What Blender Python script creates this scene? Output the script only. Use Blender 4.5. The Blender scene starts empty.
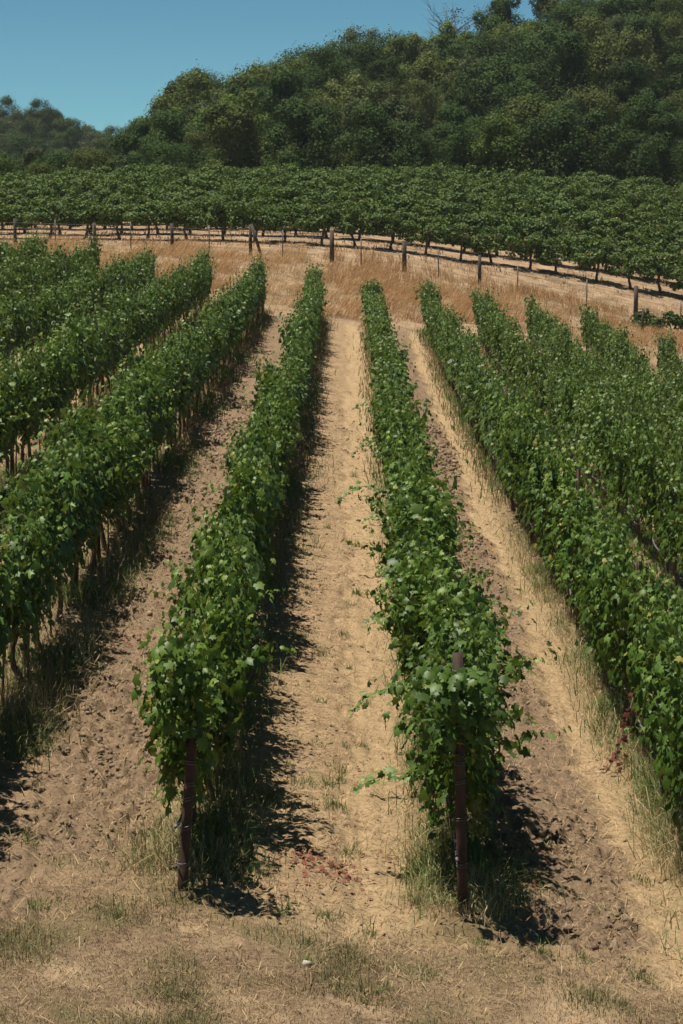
import bpy, math, random
import numpy as np
from mathutils import Vector, Matrix

rng = np.random.default_rng(11)
random.seed(11)
C = bpy.context.scene.collection
S = 2.2                      # row spacing, m
CAMH = 5.52
F = 1024 * 85 / 36.0
HOR = 182.0
PITCH = math.atan((512 - HOR) / F)
VPX = 350.0
YN, YF = 18.2, 97.5         # near and far end of the trellised rows


def row_x(k):
    return (k - 0.59) * S - 0.09 * max(0, k - 2)


# ------------------------------------------------------------------ noise
def _hash(i, j, s):
    h = (i.astype(np.int64) * 374761393 + j.astype(np.int64) * 668265263 + s * 974634777) & 0x7FFFFFFF
    h = ((h ^ (h >> 13)) * 1274126177) & 0x7FFFFFFF
    h = h ^ (h >> 16)
    return (h & 0xFFFFFF) / float(0xFFFFFF)


def vnoise(x, y, s=0):
    x = np.asarray(x, float); y = np.asarray(y, float)
    i = np.floor(x); j = np.floor(y)
    fx = x - i; fy = y - j
    fx = fx * fx * (3 - 2 * fx); fy = fy * fy * (3 - 2 * fy)
    i = i.astype(np.int64); j = j.astype(np.int64)
    a = _hash(i, j, s); b = _hash(i + 1, j, s); c = _hash(i, j + 1, s); d = _hash(i + 1, j + 1, s)
    return (a * (1 - fx) + b * fx) * (1 - fy) + (c * (1 - fx) + d * fx) * fy


def fbm(x, y, s=0, o=4):
    t = 0; a = 1; n = 0
    for q in range(o):
        t = t + a * vnoise(x, y, s + q * 7); n += a
        x = x * 2.03 + 13.1; y = y * 2.03 + 7.7; a *= 0.5
    return t / n


def sstep(a, b, x):
    t = np.clip((np.asarray(x, float) - a) / (b - a), 0, 1)
    return t * t * (3 - 2 * t)


# ------------------------------------------------------------------ terrain
def Dv(v, y):                # metres below the camera of a point seen at image row v, y metres off
    return y * np.tan(PITCH + np.arctan((np.asarray(v, float) - 512) / F))


def xu(u, y):
    return (np.asarray(u, float) - VPX) * y / F


TX = np.arange(-260, 261, 1.0)
TY = np.arange(-60, 760, 1.0)


def plane_D(x):
    xc = np.where(x > 22, 22 + (x - 22) * 0.4, np.where(x < -22, -22 + (x + 22) * 0.4, x))
    return CAMH + 0.112 * (xc + 1.3)


def build_table():
    st = []
    pl = plane_D(TX)
    fence = np.interp(TX, xu([-200, 0, 96, 173, 251, 332, 404, 479, 560, 635, 760], 118),
                      Dv([238, 246, 248, 250, 255, 262, 271, 286, 305, 322, 352], 118))
    E = 0.11 * np.clip(TX - 2, 0, 4.2) + 0.02 * np.clip(TX - 6.2, 0, 20)      # a shallow swale on the right
    st += [(-60, pl), (15, pl + 0.4 * E), (37, pl + 0.8 * E), (55, pl + 1.6 * E), (76, pl + 2.3 * E), (88, pl + 1.3 * E), (97.5, pl + 0.3 * E), (107, pl * 0.5 + fence * 0.5 + 0.1), (118, fence)]
    r0 = np.interp(TX, xu([-200, 48, 200, 308, 380, 450, 506, 552, 619, 657, 800], 124.5),
                   Dv([239, 240, 241, 241.5, 247, 257, 266, 272, 282, 291, 322], 124.5))
    st.append((124.5, r0))
    r1 = np.interp(TX, xu([-200, 0, 120, 250, 400, 550, 683, 800], 157),
                   Dv([211, 202, 198, 194, 195, 200, 208, 215], 157))
    st.append((140, r0 * 0.45 + r1 * 0.55 - 0.1))
    st.append((157, r1))
    st.append((166, r1 + 0.6))
    st.append((180, r1 * 0 + 1.4 - 0.01 * TX))
    hx = xu([-200, 20, 60, 110, 175, 250, 300, 350, 420, 480, 560, 683, 900], 290)
    hv = [215, 214, 210, 204, 176, 140, 121, 109, 101, 90, 60, 36, 20]
    hill = np.interp(TX, hx, Dv(hv, 290))
    st.append((290, hill))
    st.append((330, hill + 2.0))
    st.append((400, hill * 0.3 + 3))
    h2 = np.interp(TX, xu([-300, -60, 0, 40, 75, 110, 160, 300, 900], 460), Dv([150, 146, 143, 140, 154, 170, 182, 190, 190], 460))
    st.append((460, h2)); st.append((540, h2 + 4)); st.append((760, h2 * 0 + 6))
    ys = np.array([s[0] for s in st]); M = np.array([s[1] for s in st])
    T = np.empty((len(TY), len(TX)))
    for j in range(len(TX)):
        T[:, j] = np.interp(TY, ys, M[:, j])
    k = np.exp(-0.5 * (np.arange(-8, 9) / 2.6) ** 2); k /= k.sum()
    P = np.pad(T, ((8, 8), (8, 8)), mode='edge')
    P = sum(k[a] * P[a:a + P.shape[0] - 16, :] for a in range(17))
    P = sum(k[a] * P[:, a:a + P.shape[1] - 16] for a in range(17))
    return CAMH - P


TAB = build_table()


def gz0(x, y):
    x = np.clip(np.asarray(x, float), -259, 258.9); y = np.clip(np.asarray(y, float), -59, 758.9)
    fx = x + 260; fy = y + 60
    i = fx.astype(int); j = fy.astype(int); fx = fx - i; fy = fy - j
    return (TAB[j, i] * (1 - fx) + TAB[j, i + 1] * fx) * (1 - fy) + (TAB[j + 1, i] * (1 - fx) + TAB[j + 1, i + 1] * fx) * fy


def lanes(x, y):
    """lane number, place across it, and how tilled / tracked / turfed the ground is"""
    q = np.asarray(x, float) / S + 0.59
    wob = (fbm(np.asarray(y) * 0.25, q * 0 + 3.3, 5, 2) - 0.5) * 0.16 + (fbm(np.asarray(x, float) * 2.2, np.asarray(y, float) * 1.6, 6, 3) - 0.5) * 0.22
    k = np.floor(q).astype(int); t = q - np.floor(q)
    tt = t + wob
    inb = sstep(YN - 1.9, YN + 0.6, y + (fbm(x * 1.1, y * 0.8, 9, 3) - 0.5) * 4.0) * (1 - sstep(YF - 1, YF + 2.5, y))
    til = np.full(t.shape, 0.35)
    til = np.where(k == 0, 0.12, til)
    til = np.where(k == 1, sstep(0.1, 0.2, tt) * (1 - sstep(0.56, 0.66, tt)), til)
    til = np.where(k == -1, 0.35 + 0.5 * sstep(0.2, 0.3, tt) * (1 - sstep(0.72, 0.8, tt)), til)
    trk = np.where(k == 0, sstep(0.5, 0.56, tt) * (1 - sstep(0.8, 0.88, tt)), 0)
    trk = np.where(k == 1, sstep(0.62, 0.68, tt) * (1 - sstep(0.82, 0.9, tt)), trk)
    trk = np.where(k == -1, 0.7 * sstep(0.78, 0.83, tt) * (1 - sstep(0.88, 0.94, tt)), trk)
    trk = np.where((k > 1) | (k < -1), 0.6 * sstep(0.3, 0.4, tt) * (1 - sstep(0.7, 0.8, tt)), trk)
    d = np.minimum(t, 1 - t) * S
    return k, t, d, til * inb, trk * inb, 1 - inb


def relief(x, y):
    k, t, d, til, trk, turf = lanes(x, y)
    patch = sstep(0.3, 0.62, fbm(x * 1.1, y * 0.7, 21, 3))
    a = til * (0.35 + 0.65 * patch)
    c = np.abs(fbm(x * 5.2, y * 3.4, 31, 3) - 0.5) * 2
    e = fbm(x * 11, y * 8, 41, 3) - 0.5
    z = a * (0.17 * (0.32 - c) + 0.17 * e)
    z = z + 0.035 * (fbm(x * 3, y * 2, 51, 3) - 0.5) + (1 - 0.7 * trk) * (0.026 + 0.024 * til) * (fbm(x * 13, y * 11, 55, 3) - 0.5) + 0.05 * (fbm(x * .6, y * .5, 53, 2) - 0.5)
    z = z - trk * 0.045 + (0.012 + 0.02 * til + 0.014 * trk) * 2 * (fbm(x * 10, y * 0.45, 57, 3) - 0.5)
    inb = (y > YN) & (y < YF)
    z = z + np.where(inb, 0.07 * np.exp(-(d / 0.3) ** 2), 0)
    return z


def gz(x, y):
    return gz0(x, y) + np.where(np.asarray(y) < 110, relief(x, y), 0.0)


def gzs(x, y):
    return float(gz(np.array([x]), np.array([y]))[0])


# ------------------------------------------------------------------ mesh helpers
def mesh_from(name, V, faces=None, mat=None, attrs=None, smooth=False, tri=None, quad=None):
    """V (n,3); tri (m,3) and quad (k,4) index arrays; attrs: name -> (domain, type, array)"""
    me = bpy.data.meshes.new(name)
    V = np.ascontiguousarray(V, np.float32)
    tri = np.zeros((0, 3), np.int32) if tri is None else np.asarray(tri, np.int32)
    quad = np.zeros((0, 4), np.int32) if quad is None else np.asarray(quad, np.int32)
    me.vertices.add(len(V)); me.vertices.foreach_set('co', V.ravel())
    nl = tri.size + quad.size; nf = len(tri) + len(quad)
    me.loops.add(nl); me.loops.foreach_set('vertex_index', np.concatenate([tri.ravel(), quad.ravel()]).astype(np.int32))
    me.polygons.add(nf)
    ls = np.concatenate([np.arange(len(tri)) * 3, tri.size + np.arange(len(quad)) * 4]).astype(np.int32)
    me.polygons.foreach_set('loop_start', ls)
    me.polygons.foreach_set('loop_total', np.concatenate([np.full(len(tri), 3), np.full(len(quad), 4)]).astype(np.int32))
    if smooth:
        me.polygons.foreach_set('use_smooth', np.ones(nf, bool))
    me.update(calc_edges=True)
    for an, (dom, typ, arr) in (attrs or {}).items():
        at = me.attributes.new(an, typ, dom)
        if typ == 'FLOAT':
            at.data.foreach_set('value', np.ascontiguousarray(arr, np.float32))
        else:
            at.data.foreach_set('color', np.ascontiguousarray(arr, np.float32).ravel())
    if mat:
        me.materials.append(mat)
    me.validate()
    return me


def link(name, data, parent=None, loc=None):
    o = bpy.data.objects.new(name, data); C.objects.link(o)
    if parent is not None: o.parent = parent
    if loc is not None: o.location = loc
    return o


def tag(o, label=None, cat=None, group=None, kind=None):
    if label: o['label'] = label
    if cat: o['category'] = cat
    if group: o['group'] = group
    if kind: o['kind'] = kind
    return o


class TB:                        # tubes and rings gathered into one mesh
    def __init__(s): s.V = []; s.Q = []; s.T = []; s.n = 0

    def tube(s, pts, rad, seg=8, cap=True, rough=0.0):
        pts = [np.asarray(p, float) for p in pts]
        n = len(pts)
        if np.isscalar(rad): rad = [rad] * n
        up = np.array([0.3, 0.2, 1.0])
        base = s.n
        a = np.arange(seg) / seg * 2 * math.pi
        for i, p in enumerate(pts):
            d = pts[min(i + 1, n - 1)] - pts[max(i - 1, 0)]
            d = d / (np.linalg.norm(d) + 1e-9)
            r = np.cross(d, up if abs(d[2]) < 0.9 else np.array([1.0, 0.1, 0])); r /= np.linalg.norm(r)
            b = np.cross(d, r)
            rr = rad[i] * (1 + (rng.random(seg) - 0.5) * rough)
            s.V.append(p + rr[:, None] * (np.cos(a)[:, None] * r + np.sin(a)[:, None] * b))
        idx = np.arange(seg)
        for i in range(n - 1):
            q = np.stack([base + i * seg + idx, base + i * seg + (idx + 1) % seg, base + (i + 1) * seg + (idx + 1) % seg, base + (i + 1) * seg + idx], 1)
            s.Q.append(q)
        s.n += n * seg
        if cap:
            s.V.append(np.array([pts[0], pts[-1]]))
            s.T.append(np.stack([np.full(seg, s.n), base + (idx + 1) % seg, base + idx], 1))
            e = base + (n - 1) * seg
            s.T.append(np.stack([np.full(seg, s.n + 1), e + idx, e + (idx + 1) % seg], 1))
            s.n += 2
        return s

    def mesh(s, name, mat, smooth=True):
        return mesh_from(name, np.concatenate(s.V), mat=mat, smooth=smooth,
                         tri=np.concatenate(s.T) if s.T else None, quad=np.concatenate(s.Q))


# ------------------------------------------------------------------ materials
def newmat(name):
    m = bpy.data.materials.new(name); m.use_nodes = True
    nt = m.node_tree; nt.nodes.clear()
    return m, nt


def N(nt, t, **kw):
    n = nt.nodes.new(t)
    for k, v in kw.items():
        if k.startswith('i_'):
            n.inputs[k[2:].replace('_', ' ')].default_value = v
        else:
            setattr(n, k, v)
    return n


def mixc(nt, fac, a, b, blend='MIX'):
    n = nt.nodes.new('ShaderNodeMix'); n.data_type = 'RGBA'; n.blend_type = blend
    for i, s in ((0, fac), (6, a), (7, b)):
        if hasattr(s, 'links') or hasattr(s, 'is_linked'):
            nt.links.new(s, n.inputs[i])
        else:
            n.inputs[i].default_value = s if i == 0 else (*s, 1)
    return n.outputs[2]


def math_(nt, op, a, b=None, clamp=False):
    n = nt.nodes.new('ShaderNodeMath'); n.operation = op; n.use_clamp = clamp
    for i, s in ((0, a), (1, b)):
        if s is None: continue
        if hasattr(s, 'is_linked'): nt.links.new(s, n.inputs[i])
        else: n.inputs[i].default_value = s
    return n.outputs[0]


def noise(nt, vec, scale, detail=4, rough=0.6, stretch=None):
    if stretch:
        mp = N(nt, 'ShaderNodeMapping'); mp.inputs['Scale'].default_value = stretch
        nt.links.new(vec, mp.inputs[0]); vec = mp.outputs[0]
    n = N(nt, 'ShaderNodeTexNoise'); n.inputs['Scale'].default_value = scale
    n.inputs['Detail'].default_value = detail; n.inputs['Roughness'].default_value = rough
    nt.links.new(vec, n.inputs['Vector'])
    return n.outputs[0]


def ramp01(nt, s, lo, hi):
    n = N(nt, 'ShaderNodeMapRange'); n.inputs[1].default_value = lo; n.inputs[2].default_value = hi
    nt.links.new(s, n.inputs[0]); return n.outputs[0]


def attr(nt, name):
    return N(nt, 'ShaderNodeAttribute', attribute_name=name)


def leaf_material(name, dark, mid, light, trans, tfac=0.3, rough=0.5, spec=0.35, use_obj_color=False, hv=0.25, yellow=None):
    m, nt = newmat(name)
    a = attr(nt, 'tone').outputs['Fac']
    c = mixc(nt, ramp01(nt, a, 0.0, 0.5), dark, mid)
    c = mixc(nt, ramp01(nt, a, 0.5, 0.95), c, light)
    if yellow:
        c = mixc(nt, ramp01(nt, a, 0.975, 0.99), c, yellow)
    oi = N(nt, 'ShaderNodeObjectInfo')
    if use_obj_color:
        c = mixc(nt, 1.0, c, oi.outputs['Color'], 'MULTIPLY')
    else:
        v = math_(nt, 'MULTIPLY_ADD', oi.outputs['Random'], hv); v.node.inputs[2].default_value = 1 - hv / 2
        cb = N(nt, 'ShaderNodeCombineColor'); [nt.links.new(v, cb.inputs[i]) for i in range(3)]
        c = mixc(nt, 1.0, c, cb.outputs[0], 'MULTIPLY')
        odd = N(nt, 'ShaderNodeTexWhiteNoise', noise_dimensions='1D'); nt.links.new(oi.outputs['Random'], odd.inputs['W'])
        c = mixc(nt, ramp01(nt, odd.outputs['Value'], 0.6, 1.0), c, mixc(nt, 1.0, c, (1.15, 1.05, 0.85), 'MULTIPLY'))
    g = N(nt, 'ShaderNodeNewGeometry')
    under = c if use_obj_color else mixc(nt, 0.3, c, tuple(0.5 * (x + 0.10) for x in light))
    cc = mixc(nt, g.outputs['Backfacing'], c, under)
    p = N(nt, 'ShaderNodeBsdfPrincipled'); nt.links.new(cc, p.inputs['Base Color'])
    p.inputs['Roughness'].default_value = rough; p.inputs['Specular IOR Level'].default_value = spec
    t = N(nt, 'ShaderNodeBsdfTranslucent')
    tc = mixc(nt, 0.6, c, trans); nt.links.new(tc, t.inputs[0])
    mx = N(nt, 'ShaderNodeMixShader'); mx.inputs[0].default_value = tfac
    nt.links.new(p.outputs[0], mx.inputs[1]); nt.links.new(t.outputs[0], mx.inputs[2])
    o = N(nt, 'ShaderNodeOutputMaterial'); nt.links.new(mx.outputs[0], o.inputs[0])
    return m


def plain_material(name, c1, c2, scale, rough=0.85, bump=0.4, stretch=None, metal=0.0, c3=None):
    m, nt = newmat(name)
    tc = N(nt, 'ShaderNodeTexCoord').outputs['Object']
    n1 = noise(nt, tc, scale, 5, 0.65, stretch)
    c = mixc(nt, ramp01(nt, n1, 0.35, 0.65), c1, c2)
    if c3:
        n2 = noise(nt, tc, scale * 2.7, 4, 0.7)
        c = mixc(nt, ramp01(nt, n2, 0.55, 0.7), c, c3)
    p = N(nt, 'ShaderNodeBsdfPrincipled'); nt.links.new(c, p.inputs['Base Color'])
    p.inputs['Roughness'].default_value = rough; p.inputs['Metallic'].default_value = metal
    b = N(nt, 'ShaderNodeBump'); b.inputs['Strength'].default_value = bump; b.inputs['Distance'].default_value = 0.02
    nt.links.new(n1, b.inputs['Height']); nt.links.new(b.outputs[0], p.inputs['Normal'])
    o = N(nt, 'ShaderNodeOutputMaterial'); nt.links.new(p.outputs[0], o.inputs[0])
    return m


def colour_material(name, rough=0.8, tfac=0.0, spec=0.2):
    m, nt = newmat(name)
    c = attr(nt, 'col').outputs['Color']
    p = N(nt, 'ShaderNodeBsdfPrincipled'); nt.links.new(c, p.inputs['Base Color'])
    p.inputs['Roughness'].default_value = rough; p.inputs['Specular IOR Level'].default_value = spec
    o = N(nt, 'ShaderNodeOutputMaterial')
    if tfac:
        t = N(nt, 'ShaderNodeBsdfTranslucent'); nt.links.new(c, t.inputs[0])
        mx = N(nt, 'ShaderNodeMixShader'); mx.inputs[0].default_value = tfac
        nt.links.new(p.outputs[0], mx.inputs[1]); nt.links.new(t.outputs[0], mx.inputs[2])
        nt.links.new(mx.outputs[0], o.inputs[0])
    else:
        nt.links.new(p.outputs[0], o.inputs[0])
    return m


def ground_material():
    m, nt = newmat('ground_soil')
    pos = N(nt, 'ShaderNodeNewGeometry').outputs['Position']
    til = attr(nt, 'tilled').outputs['Fac']; trk = attr(nt, 'track').outputs['Fac']
    turf = attr(nt, 'turf').outputs['Fac']; bank = attr(nt, 'bank').outputs['Fac']
    forest = attr(nt, 'forest').outputs['Fac']; damp = attr(nt, 'weedy').outputs['Fac']
    big = noise(nt, pos, 0.9, 5, 0.6)
    med = noise(nt, pos, 4.5, 6, 0.7)
    fin = noise(nt, pos, 26, 6, 0.75)
    lit = noise(nt, pos, 40, 5, 0.8, (1.0, 0.35, 1.0))
    straw = mixc(nt, ramp01(nt, lit, 0.35, 0.65), (0.235, 0.158, 0.084), (0.51, 0.362, 0.205))
    straw = mixc(nt, ramp01(nt, med, 0.5, 0.66), straw, (0.255, 0.172, 0.10))
    mid2 = noise(nt, pos, 11, 6, 0.78, (0.6, 1.2, 1.0))
    straw = mixc(nt, ramp01(nt, mid2, 0.53, 0.64), straw, (0.19, 0.126, 0.078))
    straw = mixc(nt, ramp01(nt, mid2, 0.44, 0.34), straw, (0.60, 0.45, 0.27))
    soil = mixc(nt, ramp01(nt, fin, 0.35, 0.65), (0.125, 0.085, 0.055), (0.32, 0.222, 0.14))
    soil = mixc(nt, ramp01(nt, med, 0.58, 0.68), soil, (0.33, 0.235, 0.148))
    f = math_(nt, 'ADD', til, math_(nt, 'MULTIPLY', math_(nt, 'SUBTRACT', big, 0.5), 0.9), True)
    c = mixc(nt, f, straw, soil)
    strk = noise(nt, pos, 7, 5, 0.7, (1.6, 0.1, 1.0))
    trackc = mixc(nt, ramp01(nt, lit, 0.3, 0.7), (0.36, 0.25, 0.135), (0.58, 0.42, 0.24))
    trackc = mixc(nt, ramp01(nt, mid2, 0.55, 0.66), trackc, (0.24, 0.16, 0.097))
    c = mixc(nt, math_(nt, 'MULTIPLY', trk, ramp01(nt, med, 0.3, 0.62)), c, trackc)
    c = mixc(nt, math_(nt, 'MULTIPLY', ramp01(nt, strk, 0.54, 0.7), 0.5), c, (0.20, 0.135, 0.083))
    tc = mixc(nt, ramp01(nt, fin, 0.35, 0.65), (0.15, 0.10, 0.058), (0.34, 0.238, 0.142))
    tc = mixc(nt, ramp01(nt, mid2, 0.5, 0.62), tc, (0.13, 0.09, 0.057))
    tc = mixc(nt, ramp01(nt, big, 0.5, 0.62), tc, (0.165, 0.135, 0.065))
    tc = mixc(nt, ramp01(nt, big, 0.46, 0.36), tc, (0.41, 0.295, 0.178))
    c = mixc(nt, turf, c, tc)
    bc = mixc(nt, ramp01(nt, noise(nt, pos, 1.4, 6, 0.7), 0.35, 0.65), (0.25, 0.165, 0.098), (0.44, 0.315, 0.195))
    bc = mixc(nt, ramp01(nt, noise(nt, pos, 0.7, 6, 0.75, (0.6, 1.3, 1.0)), 0.52, 0.64), bc, (0.20, 0.14, 0.085))
    c = mixc(nt, bank, c, bc)
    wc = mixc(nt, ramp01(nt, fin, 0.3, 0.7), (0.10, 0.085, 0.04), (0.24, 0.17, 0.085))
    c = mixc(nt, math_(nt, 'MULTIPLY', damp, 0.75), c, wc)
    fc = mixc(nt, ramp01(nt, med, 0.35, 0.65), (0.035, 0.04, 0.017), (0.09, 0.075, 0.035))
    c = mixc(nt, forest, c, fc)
    p = N(nt, 'ShaderNodeBsdfPrincipled'); nt.links.new(c, p.inputs['Base Color'])
    p.inputs['Roughness'].default_value = 0.95; p.inputs['Specular IOR Level'].default_value = 0.1
    b1 = N(nt, 'ShaderNodeBump'); b1.inputs['Strength'].default_value = 0.7; b1.inputs['Distance'].default_value = 0.05
    nt.links.new(math_(nt, 'ADD', fin, math_(nt, 'MULTIPLY', lit, 0.6)), b1.inputs['Height'])
    nt.links.new(b1.outputs[0], p.inputs['Normal'])
    o = N(nt, 'ShaderNodeOutputMaterial'); nt.links.new(p.outputs[0], o.inputs[0])
    return m


M_VINE = leaf_material('vine_leaf', (0.024, 0.056, 0.010), (0.084, 0.156, 0.022), (0.205, 0.285, 0.076), (0.20, 0.30, 0.025), 0.2, 0.48, 0.3, hv=0.25, yellow=(0.26, 0.25, 0.06))
M_OLDVINE = leaf_material('old_vine_leaf', (0.026, 0.046, 0.009), (0.068, 0.130, 0.019), (0.155, 0.235, 0.048), (0.16, 0.22, 0.02), 0.2, 0.65, 0.2, hv=0.3, yellow=(0.20, 0.19, 0.06))
M_TREE = leaf_material('tree_leaf', (0.55, 0.55, 0.55), (0.92, 0.92, 0.92), (1.3, 1.26, 1.1), (0.10, 0.14, 0.03), 0.15, 0.75, 0.08, use_obj_color=True)
M_BARK = plain_material('vine_bark', (0.045, 0.03, 0.02), (0.14, 0.095, 0.062), 14, 0.95, 0.8, (1, 1, 0.25))
M_TBARK = plain_material('tree_bark', (0.06, 0.05, 0.04), (0.17, 0.145, 0.115), 4, 0.95, 0.6, (1, 1, 0.3))
M_RUST = plain_material('rusty_steel', (0.034, 0.016, 0.010), (0.088, 0.038, 0.020), 9, 0.8, 0.5, (1, 1, 0.35), 0.05, (0.026, 0.016, 0.011))
M_WIRE = plain_material('dull_wire', (0.10, 0.09, 0.085), (0.2, 0.18, 0.165), 20, 0.6, 0.1, None, 0.6)
M_CANE = plain_material('green_cane', (0.11, 0.12, 0.04), (0.2, 0.15, 0.07), 12, 0.7, 0.1)
M_STAKE = plain_material('weathered_stake', (0.07, 0.052, 0.038), (0.17, 0.13, 0.09), 10, 0.9, 0.3, (1, 1, 0.2))
M_HOSE = plain_material('grey_hose', (0.10, 0.095, 0.10), (0.17, 0.16, 0.165), 7, 0.6, 0.1)
M_WOOD = plain_material('grey_timber', (0.04, 0.03, 0.022), (0.105, 0.08, 0.058), 6, 0.95, 0.6, (1, 1, 0.15))
M_STONE = plain_material('pale_stone', (0.36, 0.31, 0.25), (0.52, 0.46, 0.38), 30, 0.9, 0.4)
M_GRASS = colour_material('grass_blades', 0.7, 0.25)
M_CLOD = plain_material('soil_clod', (0.13, 0.088, 0.055), (0.33, 0.235, 0.145), 6, 0.98, 0.8)
M_DEAD = colour_material('withered_leaf', 0.75, 0.15)
M_GROUND = ground_material()


# ------------------------------------------------------------------ leaves
LOBED = np.array([[0.36, 0, 0.05], [0.06, 0, 0], [-0.13, 0.2, -0.03], [0.08, 0.5, -0.13], [0.32, 0.36, -0.02], [0.58, 0.52, -0.14], [0.66, 0.24, -0.01],
                  [1.0, 0, -0.16], [0.66, -0.24, -0.01], [0.58, -0.52, -0.14], [0.32, -0.36, -0.02], [0.08, -0.5, -0.13], [-0.13, -0.2, -0.03]])
LOBED_T = np.array([[0, 1 + i, 1 + (i + 1) % 12] for i in range(12)])[:, [0, 2, 1]]
SIMPLE = np.array([[0, 0, 0], [0.38, 0.48, -0.12], [1.0, 0, -0.12], [0.38, -0.48, -0.12], [0.42, 0, 0.04]])
SIMPLE_T = np.array([[4, 1, 0], [4, 2, 1], [4, 3, 2], [4, 0, 3]])[:, [0, 2, 1]]


def unit(a):
    return a / (np.linalg.norm(a, axis=1, keepdims=True) + 1e-9)


def leaves_mesh(name, P, Nn, Td, size, tone, mat, tmpl=LOBED, tris=LOBED_T, colors=None):
    """one small folded leaf per point: P place, Nn face normal, Td rough direction of the tip"""
    n = len(P)
    Nn = unit(Nn); Td = unit(Td - Nn * (Td * Nn).sum(1, keepdims=True)); B = np.cross(Nn, Td)
    m = len(tmpl)
    wv = size[:, None] * (0.9 + 0.25 * rng.random((n, 1)))
    curl = 0.5 + 1.3 * rng.random((n, 1))
    V = (P[:, None, :] + (size[:, None] * tmpl[None, :, 0])[:, :, None] * Td[:, None, :]
         + (wv * tmpl[None, :, 1])[:, :, None] * B[:, None, :]
         + (size[:, None] * curl * tmpl[None, :, 2])[:, :, None] * Nn[:, None, :])
    T = (tris[None] + (np.arange(n) * m)[:, None, None]).reshape(-1, 3)
    if colors is not None:
        at = {'col': ('POINT', 'FLOAT_COLOR', np.repeat(np.c_[colors, np.ones(n)], m, 0))}
    else:
        at = {'tone': ('FACE', 'FLOAT', np.repeat(tone, len(tris)))}
    return mesh_from(name, V.reshape(-1, 3), mat=mat, tri=T, attrs=at)


def shoot_points(base, direc, length, step=0.075, droop=0.25, sway=0.05):
    pts = []; p = np.array(base, float); d = np.array(direc, float); d /= np.linalg.norm(d)
    n = max(3, int(length / step))
    for i in range(n):
        pts.append(p.copy())
        d = d + rng.normal(0, sway, 3) + np.array([0, 0, -droop * step * (i / n) * 2])
        d /= np.linalg.norm(d); p = p + d * step
    return pts, d


def vine_foliage(name, detail, seed, wide=1.0, thin=1.0, shear=0.0, extra=None):
    global rng
    keep = rng; rng = np.random.default_rng(seed)
    P = []; Nn = []; Td = []; Sz = []; To = []
    L = 1.9
    nsh = int(30 * thin) if detail else int(24 * thin)
    for s in range(nsh):
        y0 = -L / 2 + L * (s + rng.random()) / nsh
        x0 = rng.normal(0, 0.075)
        out = rng.random()
        side = rng.choice([-1, 1])
        lean = rng.normal(0, 0.085)
        length = rng.uniform(0.98, 1.36) + (0.22 if rng.random() < 0.12 else 0)
        droop = rng.uniform(0, 0.3)
        if out > 0.84:
            lean = side * rng.uniform(0.2, 0.45); length = rng.uniform(0.7, 1.1); droop = rng.uniform(0.8, 2.2)
        pts, _ = shoot_points((x0, y0, 0.78 + rng.normal(0, 0.05)), (lean, rng.normal(0, 0.12), 1), length, 0.062 if detail else 0.085, droop, 0.06)
        for i, p in enumerate(pts):
            f = i / len(pts)
            nl = (3 if rng.random() < 0.7 else 2) if f < 0.9 else 1
            for q in range(nl):
                a = rng.choice([0, math.pi]) + rng.normal(0, 0.8)
                o = np.array([math.cos(a), math.sin(a) * 0.7, 0.15])
                r = abs(rng.normal(0.115, 0.06)) * wide * 0.95
                pp = p + o * r
                pp[0] *= wide
                P.append(pp)
                nrm = np.array([o[0] * 1.1, o[1] * 0.6, 0.5]) + rng.normal(0, 0.55, 3)
                Nn.append(nrm)
                Td.append(np.array([o[0], o[1], -0.75]) + rng.normal(0, 0.3, 3))
                sz = (rng.choice([0.052, 0.072, 0.09, 0.115]) * rng.uniform(0.85, 1.12) if f < 0.8 else rng.uniform(0.04, 0.07))
                Sz.append(sz if detail else sz * 1.3)
                To.append(0.05 + 0.62 * rng.random() ** 1.2 + 0.25 * f * rng.random() + (0.25 if f > 0.85 else 0))
    # skirt of leaves round the fruit zone
    for q in range(260 if detail else 130):
        sx = rng.choice([-1, 1])
        P.append(np.array([sx * abs(rng.normal(0.14, 0.065)) * wide, rng.uniform(-L / 2, L / 2), rng.uniform(0.5 if detail else 0.56, 1.0)]))
        Nn.append(np.array([sx * 1.0, 0, 0.5]) + rng.normal(0, 0.35, 3)); Td.append(np.array([sx * 0.3, 0, -1]) + rng.normal(0, 0.3, 3))
        Sz.append(rng.uniform(0.075, 0.12) * (1 if detail else 1.3)); To.append(0.3 * rng.random() + 0.15)
    if extra:                # the bushier end of a row, hanging out over its post
        n, (x0, x1), (y0, y1), (z0, z1) = extra
        for q in range(n):
            z = rng.uniform(z0, z1); P.append(np.array([rng.normal((x0 + x1) / 2, (x1 - x0) / 3.2), rng.uniform(y0, y1), z]))
            Nn.append(np.array([0, -0.8, 0.6]) + rng.normal(0, 0.5, 3)); Td.append(np.array([0, -0.3, -1]) + rng.normal(0, 0.4, 3))
            Sz.append(rng.uniform(0.055, 0.105)); To.append(rng.uniform(0.05, 0.6))
    if shear:
        for p in P: p[1] -= shear * p[2]
    To = np.clip(np.array(To), 0, 0.93); To[rng.random(len(To)) < 0.018] = 1.0
    me = leaves_mesh(name, np.array(P), np.array(Nn), np.array(Td), np.array(Sz), To, M_VINE, *((LOBED, LOBED_T) if detail else (SIMPLE, SIMPLE_T)))
    rng = keep
    return me


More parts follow.
